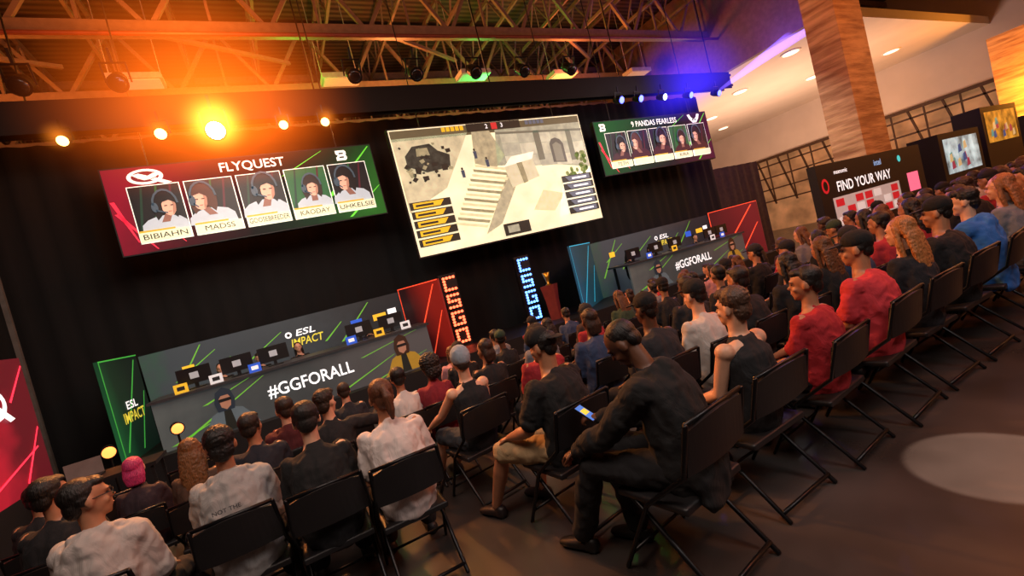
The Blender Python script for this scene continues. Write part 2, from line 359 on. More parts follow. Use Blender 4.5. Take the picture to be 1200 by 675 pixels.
def silhouette(par,u,v,s,hair,shirt,skin,l=4,seed=0,tilt=0):
    # generic player portrait
    d=tilt*s; hs=emit('hset','#3a4c58',.7)
    shape(par,[(u-.52*s,v),(u+.5*s,v),(u+.47*s,v+.2*s),(u+.34*s,v+.32*s),(u+.12*s,v+.38*s),(u-.12*s,v+.38*s),(u-.36*s,v+.3*s),(u-.5*s,v+.18*s)],shirt,l,'portrait')
    shape(par,[(u-.08*s,v+.2*s),(u+.1*s,v+.2*s),(u+.08*s+d,v+.5*s),(u-.08*s+d,v+.5*s)],emit('card_skin2','#80584a',.7),l+1,'portrait')
    shape(par,[(u+d*.6+a*s,v+b_*s) for a,b_ in ((-.24,.26),(-.3,.5),(-.28,.78),(-.16,.97),(.04,1.02),(.22,.92),(.29,.7),(.26,.42),(.2,.28),(.1,.4),(-.1,.4))],hair,l+1,'portrait')
    shape(par,[(u+d+a*s,v+b_*s) for a,b_ in ((-.15,.7),(-.155,.52),(-.1,.4),(-.02,.345),(.06,.36),(.13,.46),(.155,.62),(.13,.76),(-.05,.82))],skin,l+2,'portrait')
    shape(par,[(u+d+a*s,v+b_*s) for a,b_ in ((.05,.36),(.13,.46),(.155,.62),(.13,.76),(.08,.78),(.09,.6),(.06,.48))],emit('card_skin3','#a07460',.7),l+3,'portrait')
    shape(par,[(u+d-.19*s,v+.6*s),(u+d-.12*s,v+.72*s),(u+d+.02*s,v+.76*s),(u+d+.17*s,v+.66*s),(u+d+.19*s,v+.84*s),(u+d-.1*s,v+.9*s)],hair,l+4,'portrait')
    rect(par,u+d-.1*s,v+.605*s,u+d-.035*s,v+.63*s,hair,l+4,'portrait'); rect(par,u+d+.035*s,v+.605*s,u+d+.1*s,v+.63*s,hair,l+4,'portrait')
    rect(par,u+d-.035*s,v+.455*s,u+d+.04*s,v+.47*s,emit('lip','#90443c',.7),l+4,'portrait')
    disc(par,u+d*.6-.24*s,v+.6*s,.075*s,.13*s,hs,l+5,'portrait',n=12); shape(par,[(u+d*.6-.24*s,v+.5*s),(u+d-.06*s,v+.41*s),(u+d-.05*s,v+.44*s),(u+d*.6-.22*s,v+.54*s)],hs,l+5,'portrait')
    shape(par,[(u+d*.6+.29*s*cos(a),v+.66*s+.41*s*sin(a)) for a in [pi*i/8 for i in range(9)]]+[(u+d*.6+.245*s*cos(a),v+.66*s+.355*s*sin(a)) for a in [pi*i/8 for i in range(8,-1,-1)]],hs,l+5,'portrait')
dkc=emit('card_dark','#0c1014',.4); cardw=emit('card_w','#e8e8dc',.9); skc=emit('card_skin','#cf9f86',.8); plate=emit('plate','#dcdab4',.85); grn=emit('neon_green','#58c030',1.0); dgrn=emit('card_green','#1c5a30',.6); hairb=emit('card_hair','#0e0a0c',.3); gsh=emit('card_shirt','#a8b4bc',.75); rdk=emit('neon_red','#e02840',1.0)
PW,PH=4.35,1.45
def team_panel(x,name,names,label,flip,tsz):
    stops=[(0,'#7a1028'),(.25,'#360a16'),(.5,'#0c0e10'),(.75,'#0c2818'),(1,'#246020')] if not flip else [(0,'#1a5028'),(.35,'#102418'),(.6,'#101012'),(1,'#4a1428')]
    b=board('team_screen',label,'screen',(x,SY,3.45),PW,PH,blk,depth=.12); hang(b,PW,PH,6.05)
    rect(b,.02,.02,PW-.02,PH-.02,gmat('tp_'+('r' if flip else 'l'),stops,PW,em=.6,slant=-.12,rough=.9),1,'image')
    for (u0,v0,u1,v1,t,m) in [(3.3,.5,4.3,1.4,.03,grn),(3.6,.05,4.33,.6,.02,grn),(2.6,1.0,3.4,1.4,.015,grn),(.05,.7,.5,.05,.02,rdk),(.3,.9,.9,.1,.012,rdk),(.03,.9,.28,.2,.02,rdk)]:
        shape(b,[(u0,v0),(u0+t*3,v0),(u1,v1),(u1-t,v1)],m,2)
    txt(b,name,PW*.5,1.27,tsz,cardw,3,maxw=1.05 if not flip else 1.75)
    for i in range(5):
        u0=.3+i*.785; u1=u0+.7
        rect(b,u0-.015,.16,u1+.015,1.115,cardw,3,'card_frame')
        rect(b,u0,.34,u1,1.1,dkc if i!=3 else dgrn,4,'card_picture')
        for q in range(3): shape(b,[(u0+.02+q*.2,.34),(u0+.06+q*.2,.34),(u0+.2+q*.2,1.1),(u0+.17+q*.2,1.1)],emit('cs%d'%(q),('#14382a','#1c5828','#4a1422')[q],.5),5)
        silhouette(b,(u0+u1)/2+(.04,-.05,0,.05,-.03)[i],.34,(.64,.7,.74,.62,.7)[i],(hairb,emit('card_hb','#4a2a1c',.5),hairb,emit('card_hc','#2a1a14',.4),hairb)[i],gsh if not flip else emit('shirt_r','#3a1a22',.4),skc,6,tilt=(.16,-.2,.12,.02,-.16)[i])
        rect(b,u0,.175,u1,.335,plate,12,'name_plate')
        rect(b,u0,.335,u1-.2,.365,emit('plate2','#c8a030',.8),12)
        if i<len(names) and names[i]: txt(b,names[i],(u0+u1)/2,.252,.088,emit('ink','#16160f',.1),13,maxw=min(.66,.08*len(names[i])+.05),bold=0)
    return b
lp=team_panel(-2.0,'FLYQUEST',['BIBIAHN','MADSS','GOOSEBREEDER','KAODAY','UHKELSIE'],'hanging team screen with five player portraits, red to green backdrop',False,.16)
shape(lp,[(.58+.25*cos(a),1.26+.13*sin(a)) for a in [pi*i/12 for i in range(24)]],cardw,3,'emblem')
shape(lp,[(.58+.19*cos(a),1.26+.09*sin(a)) for a in [pi*i/12 for i in range(24)]],emit('emb_in','#6a0c22',.6),4,'emblem')
shape(lp,[(.4,1.3),(.5,1.32),(.62,1.27),(.7,1.31),(.8,1.3),(.72,1.24),(.64,1.21),(.56,1.2),(.48,1.24)],cardw,5,'emblem'); shape(lp,[(.64,1.2),(.72,1.23),(.93,1.13),(.83,1.11)],cardw,5,'emblem')
def badge(par,u,v,s):
    shape(par,[(u+a*s,v+b_*s) for a,b_ in ((-.5,-.5),(.35,-.5),(.5,-.35),(.5,-.1),(.4,0),(.5,.1),(.5,.35),(.35,.5),(-.5,.5),(-.5,.18),(-.3,0),(-.5,-.18))],cardw,3,'emblem')
    rect(par,u-.2*s,v+.12*s,u+.22*s,v+.26*s,dkc,4,'emblem'); rect(par,u-.2*s,v-.26*s,u+.22*s,v-.12*s,dkc,4,'emblem')
badge(lp,3.74,1.27,.2)
rp=team_panel(8.123,'9 PANDAS FEARLESS',['TETH','','','KIRA',''],'hanging team screen with five player portraits, green and black backdrop',True,.15)
shape(rp,[(3.52,1.38),(3.62,1.4),(3.68,1.3),(3.78,1.24),(3.88,1.3),(3.94,1.4),(4.04,1.38),(3.98,1.26),(3.86,1.14),(3.7,1.14),(3.58,1.26)],cardw,3,'emblem'); disc(rp,3.73,1.23,.03,.03,dkc,4,n=8); disc(rp,3.83,1.23,.03,.03,dkc,4,n=8); badge(rp,.27,1.27,.2)

# lighting truss ----------------------------------------------------------
tk=mat('truss_black','#0e0d0d',.5,.4)
tr=mobj('lighting_truss',merge(beam((-3.2,8.75,5.7),(13.2,8.75,5.7),.06),beam((-3.2,8.75,5.4),(13.2,8.75,5.4),.06),beam((-3.2,9.05,5.7),(13.2,9.05,5.7),.06),beam((-3.2,9.05,5.4),(13.2,9.05,5.4),.06)),tk); tag(tr,'long black lighting truss with draped masking','truss')
mobj('masking_cloth',box(-3.0,13.1,8.70,8.72,5.3,5.78),mat('mask_cloth','#0a0908',.9),tr)
mobj('web',merge(*[beam((-3.2+.4*i,8.75,5.4 if i%2 else 5.7),(-2.8+.4*i,8.75,5.7 if i%2 else 5.4),.03) for i in range(41)]),tk,tr)
for x in (-2.5,1.5,5.2,9.0,12.6): mobj('hoist_cable',cyl((x,8.9,5.7),(x,8.9,9.4),.014,6),tk,tr)
def par_light(loc,em,label,tilt=(-.9,0,0),sc_=1,grp='stage lights',stand=False):
    r=mobj('stage_light',loft([(0,.16,0),(0,.06,0),(0,-.1,0),(0,-.13,0)],[.07,.095,.105,.115],n=16,dome=False),tk,loc=loc,rot=tilt,smooth=False); r.scale=(sc_,)*3
    tag(r,label,'light',grp)
    mobj('lens',ell((0,-.13,0),(.095,.03,.095)),em,r,smooth=True)
    if stand:
        q=r.rotation_euler.to_matrix().inverted(); d=q@V((0,0,-1)); mobj('stand',cyl(d*.1,d*(loc[2]/sc_-.01),.02,8),tk,r)
    else: mobj('yoke',merge(beam((-.13,0,-.02),(-.13,.05,.2),.02),beam((.13,0,-.02),(.13,.05,.2),.02),beam((-.14,.05,.2),(.14,.05,.2),.02),beam((0,.05,.2),(0,.1,.36),.03)),tk,r)
    return r
warm=emit('lamp_warm','#ffb858',9); whot=emit('lamp_hot','#ffe0a0',60); blue=emit('lamp_blue','#3840ff',14); wblue=emit('lamp_bluew','#7a86ff',10); off=mat('lens_off','#1a1816',.2)
for x,e,s in ((-2.1,warm,.75),(-.94,warm,.85),(-.2,whot,1.4),(.8,warm,.75),(1.48,warm,.75)):
    par_light((x,8.55,5.12),e,'bright warm stage lamp hung from the truss',(.5,0,-.12),s)
for x in (8.45,9.1,9.95,10.95,12.1): par_light((x,8.55,5.12),blue if x!=9.95 else wblue,'blue-violet stage lamp hung from the truss',(.4,0,.1),.85)
for x in (-2.4,-1.3,2.2,3.4,4.7,5.9,7.2): par_light((x,8.6,5.98),off,'unlit black moving stage light on the truss',(.7,0,0),1.2)

# ---------------------------------------------------------------- desks
def figure(par,u,s,hood,coat,l=2):
    shape(par,[(u+a*s,v*s) for a,v in ((-.36,.03),(.38,.03),(.36,.26),(.26,.4),(.1,.46),(-.1,.46),(-.27,.38),(-.36,.22))],emit('fg'+coat,coat,.4),l,'printed_figure')
    shape(par,[(u+a*s,v*s) for a,v in ((-.1,.03),(.1,.03),(.06,.42),(-.06,.42))],emit('fgd','#20241f',.3),l+1,'printed_figure')
    shape(par,[(u+a*s,v*s) for a,v in ((-.15,.42),(-.18,.6),(-.13,.8),(0,.88),(.13,.8),(.17,.6),(.13,.42))],emit('fh'+hood,hood,.35),l+2,'printed_figure')
    shape(par,[(u+a*s,v*s) for a,v in ((-.08,.5),(-.1,.66),(-.05,.72),(.07,.72),(.11,.64),(.08,.5),(0,.44))],emit('bskin','#a87860',.4),l+3,'printed_figure')
    shape(par,[(u+a*s,v*s) for a,v in ((-.1,.6),(.11,.6),(.11,.66),(-.1,.66))],emit('fgl','#18181a',.2),l+4,'printed_figure')
    for sx in (-1,1): shape(par,[(u+sx*.36*s,.2*s),(u+sx*.5*s,.03*s),(u+sx*.34*s,.03*s)],emit('fg'+coat,coat,.4),l,'printed_figure')
def desk(x0,flip,label):
    L=4.3; z0=.35
    r=mobj('esports_desk',box(0,L,-.0,.05,0,.74),gmat('desk_front'+str(flip),[(0,'#6a7472'),(.3,'#4a5456'),(.6,'#3e4648'),(1,'#56585a')],L,em=.24,noise=.3),loc=(x0,8.5,z0)); tag(r,label,'desk')
    mobj('desk_top',box(-.04,L+.04,-.05,.75,.74,.78),mat('desk_top','#3a3c40',.4),r)
    for u in (.05,L*.5,L-.1): mobj('leg',box(u,u+.05,.6,.65,0,.74),blk,r)
    gs=emit('streak','#68b038',.7)
    for (u0,v0,u1,v1) in ((.1,.05,.9,.3),(.3,.1,1.5,.7),(2.6,.05,3.6,.4),(3.0,.5,4.1,.72),(.6,.5,1.3,.73),(3.2,.04,4.2,.3)):
        shape(r,[(u0,v0),(u0+.07,v0),(u1,v1),(u1-.02,v1)],gs,1)
    txt(r,'#GGFORALL',L*.505,.4,.2,wht,3,maxw=1.36,bold=.012)
    figure(r,.9,.8,'#24303c','#5a686e'); figure(r,L-.55,.82,'#3a2418','#a8842c')
    return r
desk(-2.0,0,'long grey printed desk front with white slogan and green streaks')
desk(7.45,1,'long grey printed desk front with white slogan, farther team')
def backdrop(x0,x1,lab,flip):
    L=x1-x0
    b=board('stage_backdrop',lab,'backdrop',(x0,9.85,.35),L,1.5,gmat('bd%d'%flip,[(0,'#2f6a48'),(.25,'#46525a'),(.7,'#3c464c'),(1,'#2a3034')],L,em=.24,noise=.3),depth=.06)
    gs=emit('streak','#68b038',.7)
    for (u0,v0,u1,v1) in ((.2,.5,.9,1.45),(.9,.6,1.3,1.1),(1.5,.9,2.2,1.3),(3.2,.8,3.9,1.45),(.4,.9,1.1,1.3),(2.9,.9,3.3,1.2)): shape(b,[(u0,v0),(u0+.05,v0),(u1,v1),(u1-.02,v1)],gs,1)
    txt(b,'ESL',L*.57,1.2,.12,wht,2,maxw=.36,shear=.2); txt(b,'IMPACT',L*.57,1.02,.15,emit('impact_y','#d8c840',.8),2,maxw=.6,shear=.2)
    disc(b,L*.505,1.2,.06,.06,wht,2); disc(b,L*.505,1.2,.03,.03,dkc,3)
    rect(b,L*.76,1.0,L*.81,1.16,emit('lblue','#2a58c8',.8),2); rect(b,L*.86,1.03,L*.92,1.16,emit('lyel','#e8b830',.8),2); rect(b,L*.93,1.08,L*.97,1.2,wht,2)
    rect(b,L*.12,1.0,L*.16,1.14,emit('lyel','#e8b830',.8),2)
    return b
backdrop(-2.3,2.25,'grey-green printed backdrop wall with tournament logos',0)
backdrop(7.5,12.2,'grey printed backdrop wall behind the second team',1)
def wing(xa,ya,xb,yb,stops,nm,lab,h=1.55,logo=False,line=None):
    d=V((xb-xa,yb-ya,0)); L=d.length; a=math.atan2(d.y,d.x)
    b=board('side_wing',lab,'panel',(xa,ya,.35),L,h,gmat('wing_'+nm,stops,L,em=.35,slant=.2),rot=a,depth=.05)
    if line:
        m=emit('wl_'+nm,line,.9)
        shape(b,[(L*.1,h*.1),(L*.14,h*.1),(L*.9,h*.95),(L*.87,h*.95)],m,1); shape(b,[(L*.5,h*.05),(L*.53,h*.05),(L*.95,h*.6),(L*.93,h*.6)],m,1); rect(b,.0,h-.02,L,h,m,1); rect(b,.0,0,.025,h,m,1)
    if logo:
        txt(b,'ESL',L*.5,.8,.12,wht,2,maxw=.42); txt(b,'IMPACT',L*.5,.62,.16,emit('impact_y','#d8c840',.8),2,maxw=.8)
    return b
wing(-2.42,8.42,-2.32,9.82,[(0,'#1c6a3c'),(.5,'#0e3020'),(1,'#0a2018')],'g','dark green side panel with tournament logo beside the desk',logo=True,line='#3a9a3a')
wing(2.25,9.82,2.75,8.55,[(0,'#2a2224'),(.5,'#2c1014'),(1,'#8a1c14')],'r','dark red side panel with glowing orange lines',line='#ff5030')
wing(5.95,8.55,7.5,9.82,[(0,'#1c5a80'),(.5,'#184a5c'),(1,'#14404a')],'b','blue-teal side panel of the second desk',line='#30a0c0')
wing(12.2,9.82,12.75,8.55,[(0,'#401418'),(1,'#7a1c20')],'r2','dark red side panel of the second desk',line='#ff5030')
mk=mat('monitor_black','#101114',.4)
mon=mobj('monitor',box(-.23,.23,0,.03,.08,.34),mk,loc=(-1.45,8.85,1.13)); tag(mon,'black gaming monitor on the desk, seen from the back','monitor','desk monitors')
mobj('stand',merge(beam((0,.04,0.01),(0,.04,.18),.05),box(-.12,.12,-.03,.14,0,.015)),mk,mon); mobj('logo',box(-.06,.06,-.004,0,.16,.26),emit('mon_logo','#a8acb0',.4),mon)
for x in (-.85,-.3,1.15,1.75,8.0,8.8,9.5,10.9,11.4): copytree(mon,(x,8.85,1.13))
cards=[('#e8b830',-1.62),('#d8d8d8',-1.15),('#2a58c8',-.6),('#2a58c8',.95),('#e8b830',1.45),('#d8d8d8',1.95),('#2a58c8',8.3),('#e8b830',9.2),('#d8d8d8',10.7),('#2a58c8',11.1)]
for c,x in cards:
    r=mobj('sponsor_card',box(-.09,.09,0,.015,0,.14),emit('sc'+c,c,.6),loc=(x,8.62,1.13)); tag(r,'small coloured sponsor card on the desk','card','sponsor cards'); mobj('print',box(-.05,.05,-.004,0,.04,.1),emit('sc_ink'+c[:3],'#ffffff' if c=='#2a58c8' else '#202020',.5),r)
LET=[['1111','1000','1000','1000','1111'],['1111','1000','1111','0001','1111'],['1111','1000','1011','1001','1111'],['1111','1001','1001','1001','1111']]
def tower(x,col,em,lab):
    r=mobj('letter_tower',box(-.2,.2,.02,.12,0,1.62),blk,loc=(x,9.5,.35)); tag(r,lab,'sign','marquee letter towers')
    me=None; m=mat('bulb'+lab[:4],col,.4,em=em,noise=0)
    for k,l in enumerate(LET):
        p=mobj('letter_box',box(-.17,.17,-.02,.02,1.24-k*.39,1.57-k*.39),mat('lbx'+lab[:4],'#120c10',.6,noise=0),r)
        for j,row in enumerate(l):
            for i,c in enumerate(row):
                if c=='1':
                    if me is None:
                        b=mobj('bulb',ell((0,0,0),(.034,.02,.03),nu=10,nv=6),m,p,smooth=True); me=b.data
                    else: b=bpy.data.objects.new('bulb',me); link(b,p)
                    b.location=(-.115+i*.077,-.035,1.53-k*.39-j*.065)
tower(3.3,'#ff5a38',5,'red-orange bulb letters stacked vertically')
tower(5.2,'#5a90ff',5,'blue bulb letters stacked vertically')
pd=mobj('podium',loft([(0,0,0),(0,0,.45),(0,0,.8)],[(.16,.14),(.18,.15),(.24,.18)],n=4,dome=False),mat('podium_red','#7a2a20',.5,em=.1),loc=(5.45,9.0,.35)); tag(pd,'small presenter podium with a gold trophy','podium')
tp=mobj('trophy',merge(loft([(0,0,0),(0,0,.05),(0,0,.15),(0,0,.3)],[.08,.03,.05,.09],dome=False),),mat('gold','#e0b040',.3,.9),loc=(5.45,9.0,1.15),smooth=True); tag(tp,'gold trophy cup on the podium','trophy')
# left banner wall
b=board('side_banner','red and black display wall with white emblem and neon streaks','banner',(-2.66,4.3,.72),2.75,1.4,gmat('bannerg',[(0,'#240810'),(.4,'#8c1428'),(.8,'#a81830'),(1,'#5a0c1c')],2.75,em=.5,noise=.3),rot=pi/2,depth=.06)
mobj('stand',box(.1,2.6,.0,.5,-.72,0),blk,b)
shape(b,[(1.98+.26*cos(a),.95+.17*sin(a)) for a in [pi*i/12 for i in range(24)]],wht,2,'emblem'); shape(b,[(1.98+.18*cos(a),.96+.11*sin(a)) for a in [pi*i/12 for i in range(24)]],emit('ban_in','#8a1428',.5),3,'emblem'); shape(b,[(2.0,.89),(2.08,.93),(2.3,.77),(2.2,.75)],wht,4,'emblem')
for (u0,v0,u1,v1) in ((.4,.1,1.9,.55),(1.2,.05,2.6,.4),(2.2,.1,2.7,.6),(.2,.5,1.0,.3),(2.3,.95,2.72,1.3)): shape(b,[(u0,v0),(u0+.03,v0-.015),(u1,v1),(u1-.015,v1+.015)],emit('laser','#ff3048',1.6),2)
al=mat('aluminium','#8c8680',.4,.7)
r=mobj('scaffold_stair',beam((-3.6,8.6,0),(-3.6,8.6,3.6),.06),al); tag(r,'grey metal scaffold stair beside the drape','scaffold')
for x,y in ((-4.6,8.6),(-3.6,9.6),(-4.6,9.6)): mobj('post',beam((x,y,0),(x,y,3.6),.06),al,r)
for k in range(9): mobj('step',box(-4.6,-3.6,8.6,8.9,.5+k*.36,.54+k*.36),al,r)
for z in (2.8,3.2,3.6): mobj('rail',beam((-4.6,8.6,z),(-3.6,8.6,z),.05),al,r)
for x,y in ((-2.2,7.2),(-1.55,7.4)): par_light((x,y,.8),emit('flwarm','#ff8a40',3),'round warm light on a floor stand',(.1,0,.3),.7,'floor lights',stand=True)
r=mobj('control_table',box(-2.6,-1.6,6.4,6.9,.6,.64),blk); tag(r,'small black technician table','table')
for x in (-2.55,-1.65):
    for y in (6.45,6.85): mobj('leg',beam((x,y,0),(x,y,.6),.03),blk,r)
r=mobj('laptop',box(-.17,.17,-.12,.12,0,.02),mk,loc=(-2.3,6.62,.64)); tag(r,'open laptop with glowing screen','laptop'); mobj('display',merge(box(-.16,.16,.12,.13,.02,.2)),mat('lapscr','#584840',.5,em=.5),r)

# ---------------------------------------------------------------- people
def ik(a,c,l1,l2,hint):
    a=V(a);c=V(c);d=c-a;L=d.length
    if L>.985*(l1+l2): L=.985*(l1+l2)
    d.normalize(); x=(l1*l1-l2*l2+L*L)/(2*L); h=math.sqrt(max(l1*l1-x*x,0)); hp=V(hint); hp=hp-d*hp.dot(d); hp.normalize()
    return a+d*x+hp*h, a+d*L
DEF=dict(lean=.02,slouch=.03,pitch=.05,hyaw=0,tilt=0,w=.95,hl=(-.13,.24,.62),hr=(.13,.24,.62),kl=(-.15,.38,.52),kr=(.15,.38,.52),fl=(-.16,.42,.09),fr=(.16,.42,.09),side=0)
def skel(p):
    q=dict(DEF);q.update(p);s={}
    P=V((0,-.06,.565)); d=V((sin(q['side']),sin(q['lean']),cos(q['lean']))).normalized(); s['P']=P;s['d']=d
    nk=P+d*.475; s['nk']=nk; sh=.168*q['w']
    back=V((0,-1,0))*q['slouch']
    s['sp']=[(P-d*.07,.15,.11),(P,.165,.12),(P+d*.12+back*.6,.148,.105),(P+d*.26+back,.155,.112),(P+d*.36+back*.8,.162,.108),(P+d*.42+back*.4,.15,.088),(P+d*.455+back*.2,.11,.07),(nk,.075,.06)]
    s['sl']=nk-d*.065+V((-sh,0,0)); s['sr']=nk-d*.065+V((sh,0,0))
    a=q['lean']*.5+q['pitch']; hd=V((q['side']*.6,sin(a),cos(a))).normalized()
    s['hc']=nk+d*.055+hd*.125; s['R']=M.Rotation(q['hyaw'],3,'Z')@M.Rotation(-a,3,'X')@M.Rotation(q['tilt'],3,'Y')
    s['el'],s['wl']=ik(s['sl'],q['hl'],.285,.25,(-.4,-.6,-.7)); s['er'],s['wr']=ik(s['sr'],q['hr'],.285,.25,(.4,-.6,-.7))
    s['hpl']=P+V((-.09,.02,-.03)); s['hpr']=P+V((.09,.02,-.03))
    for k in ('kl','kr','fl','fr'): s[k]=V(q[k])
    s['w']=q['w']; s['q']=q; return s
def hand(w,el,sgn,n=(0,0,-1),curl=.5):
    f=(w-el).normalized(); n=V(n); n=(n-f*n.dot(f)); 
    if n.length<.05: n=V((0,1,0))-f*f.y
    n.normalize(); s=f.cross(n)*sgn  # s points to thumb side
    g=[loft([w-f*.01,w+f*.03,w+f*.085],[(.026,.018),(.038,.016),(.041,.013)],side=s,n=10)]
    for i,(o,L) in enumerate(((.03,.070),(.011,.08),(-.009,.074),(-.028,.058))):
        b=w+f*.082+s*o; c=curl*(1+.12*i); p=[b]
        for k,fr in enumerate((.42,.32,.26)):
            a=c*(k+.6)*.8; dd=f*cos(a)+n*sin(a); p.append(p[-1]+dd*L*fr)
        g.append(loft(p,[.0098,.0092,.0085,.0072],side=s,n=8))
    t0=w+f*.022+s*.028; g.append(loft([t0,t0+(s*.7+f*.6+n*.25)*.034,t0+(s*.6+f*1.1+n*.5)*.052],[.0125,.011,.0085],side=n,n=8))
    return merge(*g)
def head_geo(hc,R):
    def e(c,r): return ell(hc+R@V(c),r,R)
    return merge(e((0,-.012,.025),(.074,.094,.088)),e((0,.02,-.035),(.06,.07,.075)),e((0,.055,-.075),(.04,.038,.036)),e((0,.072,-.095),(.022,.02,.018)),
      e((0,.097,-.018),(.0115,.02,.016)),loft([hc+R@V((0,.085,.015)),hc+R@V((0,.1,-.02))],[.008,.011],n=8),e((0,.08,.028),(.046,.014,.012)),e((.077,-.005,-.012),(.010,.022,.032)),e((-.077,-.005,-.012),(.010,.022,.032)),e((0,.09,-.052),(.026,.012,.0065)),e((0,.088,-.064),(.022,.012,.006)),e((.036,.068,-.03),(.02,.018,.016)),e((-.036,.068,-.03),(.02,.018,.016)))
def limb(a,b,c,r): # r: 4 radii
    m1=a.lerp(b,.45); m2=b.lerp(c,.35)
    return loft([a,m1,b,m2,c],[r[0],(r[0]+r[1])*.52,r[1],r[2],r[3]],n=12)
def body_geo(s):
    w=s['w']; g=[loft([p for p,_,_ in s['sp']],[(a*w*.94,b*.94) for _,a,b in s['sp']])]
    g.append(loft([s['nk']-s['d']*.05,s['nk']+s['d']*.03,s['hc']+s['R']@V((0,-.015,-.04))],[.066*w,.056*w,.054*w]))
    g.append(head_geo(s['hc'],s['R']))
    for a,e,h,sg,k in ((s['sl'],s['el'],s['wl'],1,'l'),(s['sr'],s['er'],s['wr'],-1,'r')):
        g.append(ell(a,(.058*w,.058*w,.056*w))); g.append(limb(a,e,h,[.05*w,.04*w,.041*w,.026])); g.append(hand(h,e,sg,s['q'].get('pn'+k,(0,.1,-1)),s['q'].get('curl',.5)))
    for h,k,f in ((s['hpl'],s['kl'],s['fl']),(s['hpr'],s['kr'],s['fr'])):
        g.append(limb(h,k,f,[.088,.056,.058,.036])); g.append(loft([f+V((0,-.03,-.05)),f+V((0,.06,-.055)),f+V((0,.15,-.065))],[.034,(.04,.03),(.036,.018)]))
    return merge(*g)
LOOSE=[.03,.022,.03,.026,.014,.004,0,0]
def top_geo(s,kind):
    w=s['w']; i={'tee':.016,'tank':.014,'long':.02,'hoodie':.028,'jacket':.03}[kind]; sp=s['sp']; g=[]; lf=.5 if kind=='tank' else 1
    rr=[(a*w+i+LOOSE[j]*lf,b+i+LOOSE[j]*lf*.8) for j,(_,a,b) in enumerate(sp)]
    if kind=='tank': R=rr[:-3]+[(.115*w,.08+i*.6)]; g.append(loft([p for p,_,_ in sp[:-2]],R)); 
    else: g.append(loft([p for p,_,_ in sp[:-1]]+[sp[-1][0]-s['d']*.008],rr[:-1]+[(.07,.064)]))
    if kind=='tank':
        for sx in (-1,1): g.append(loft([sp[3][0]+V((sx*.09,.08,0)),s['nk']+V((sx*.075,.0,-.02)),sp[3][0]+V((sx*.09,-.09,0))],[.03,.022,.03]))
    for a,e,h in ((s['sl'],s['el'],s['wl']),(s['sr'],s['er'],s['wr'])):
        if kind=='tee': c=a.lerp(e,.72); g+= [ell(a-s['d']*.01,(.072*w,.074*w,.07*w)),loft([a,a.lerp(e,.4),c],[.068*w,.07*w,.078*w])]
        elif kind!='tank':
            b={'long':.004,'hoodie':.014,'jacket':.016}[kind]; g+= [ell(a-s['d']*.01,(.07*w+b,)*3),limb(a,e,h,[.066*w+b,.056+b,.054+b,.036+b*.6]),loft([e.lerp(h,.75),e.lerp(h,.95)],[.046+b,.036+b*.5])]
    if kind in('hoodie','jacket'):
        n=s['nk']; k=1.1 if kind=='jacket' else 1
        g.append(loft([n+V((-.095,.03,-.01)),n+V((-.085,-.05,.0)),n+V((0,-.09*k,-.005)),n+V((.085,-.05,.0)),n+V((.095,.03,-.01))],[.026,.038,.05*k,.038,.026],side=(0,0,1))); g.append(ell(n+V((0,-.11*k,-.06)),(.105,.055*k,.095*k)))
    if kind=='jacket': g.append(loft([s['P']+V((0,-.05,.05)),s['P']+V((0,-.1,-.06)),s['P']+V((0,-.13,-.16))],[(.185,.11),(.2,.09),(.19,.05)]))
    return merge(*g)
def bottom_geo(s,kind):
    g=[loft([s['P']-s['d']*.09,s['P'],s['P']+s['d']*.05],[(.165,.125),(.182,.135),(.162,.12)])]
    for h,k,f in ((s['hpl'],s['kl'],s['fl']),(s['hpr'],s['kr'],s['fr'])):
        if kind=='shorts': g.append(loft([h,h.lerp(k,.5),k+(k-h)*.0],[.108,.095,.086]))
        else: g.append(limb(h,k,f+V((0,0,.03)),[.106,.08,.08,.068]))
    return merge(*g)
def shoe_geo(f): return merge(loft([f+V((0,-.035,-.03)),f+V((0,-.03,-.055))],[(.042,.045),(.045,.05)]),loft([f+V((0,-.05,-.052)),f+V((0,.05,-.05)),f+V((0,.12,-.056)),f+V((0,.175,-.064))],[(.04,.036),(.046,.036),(.048,.03),(.036,.022)]))
HC={}
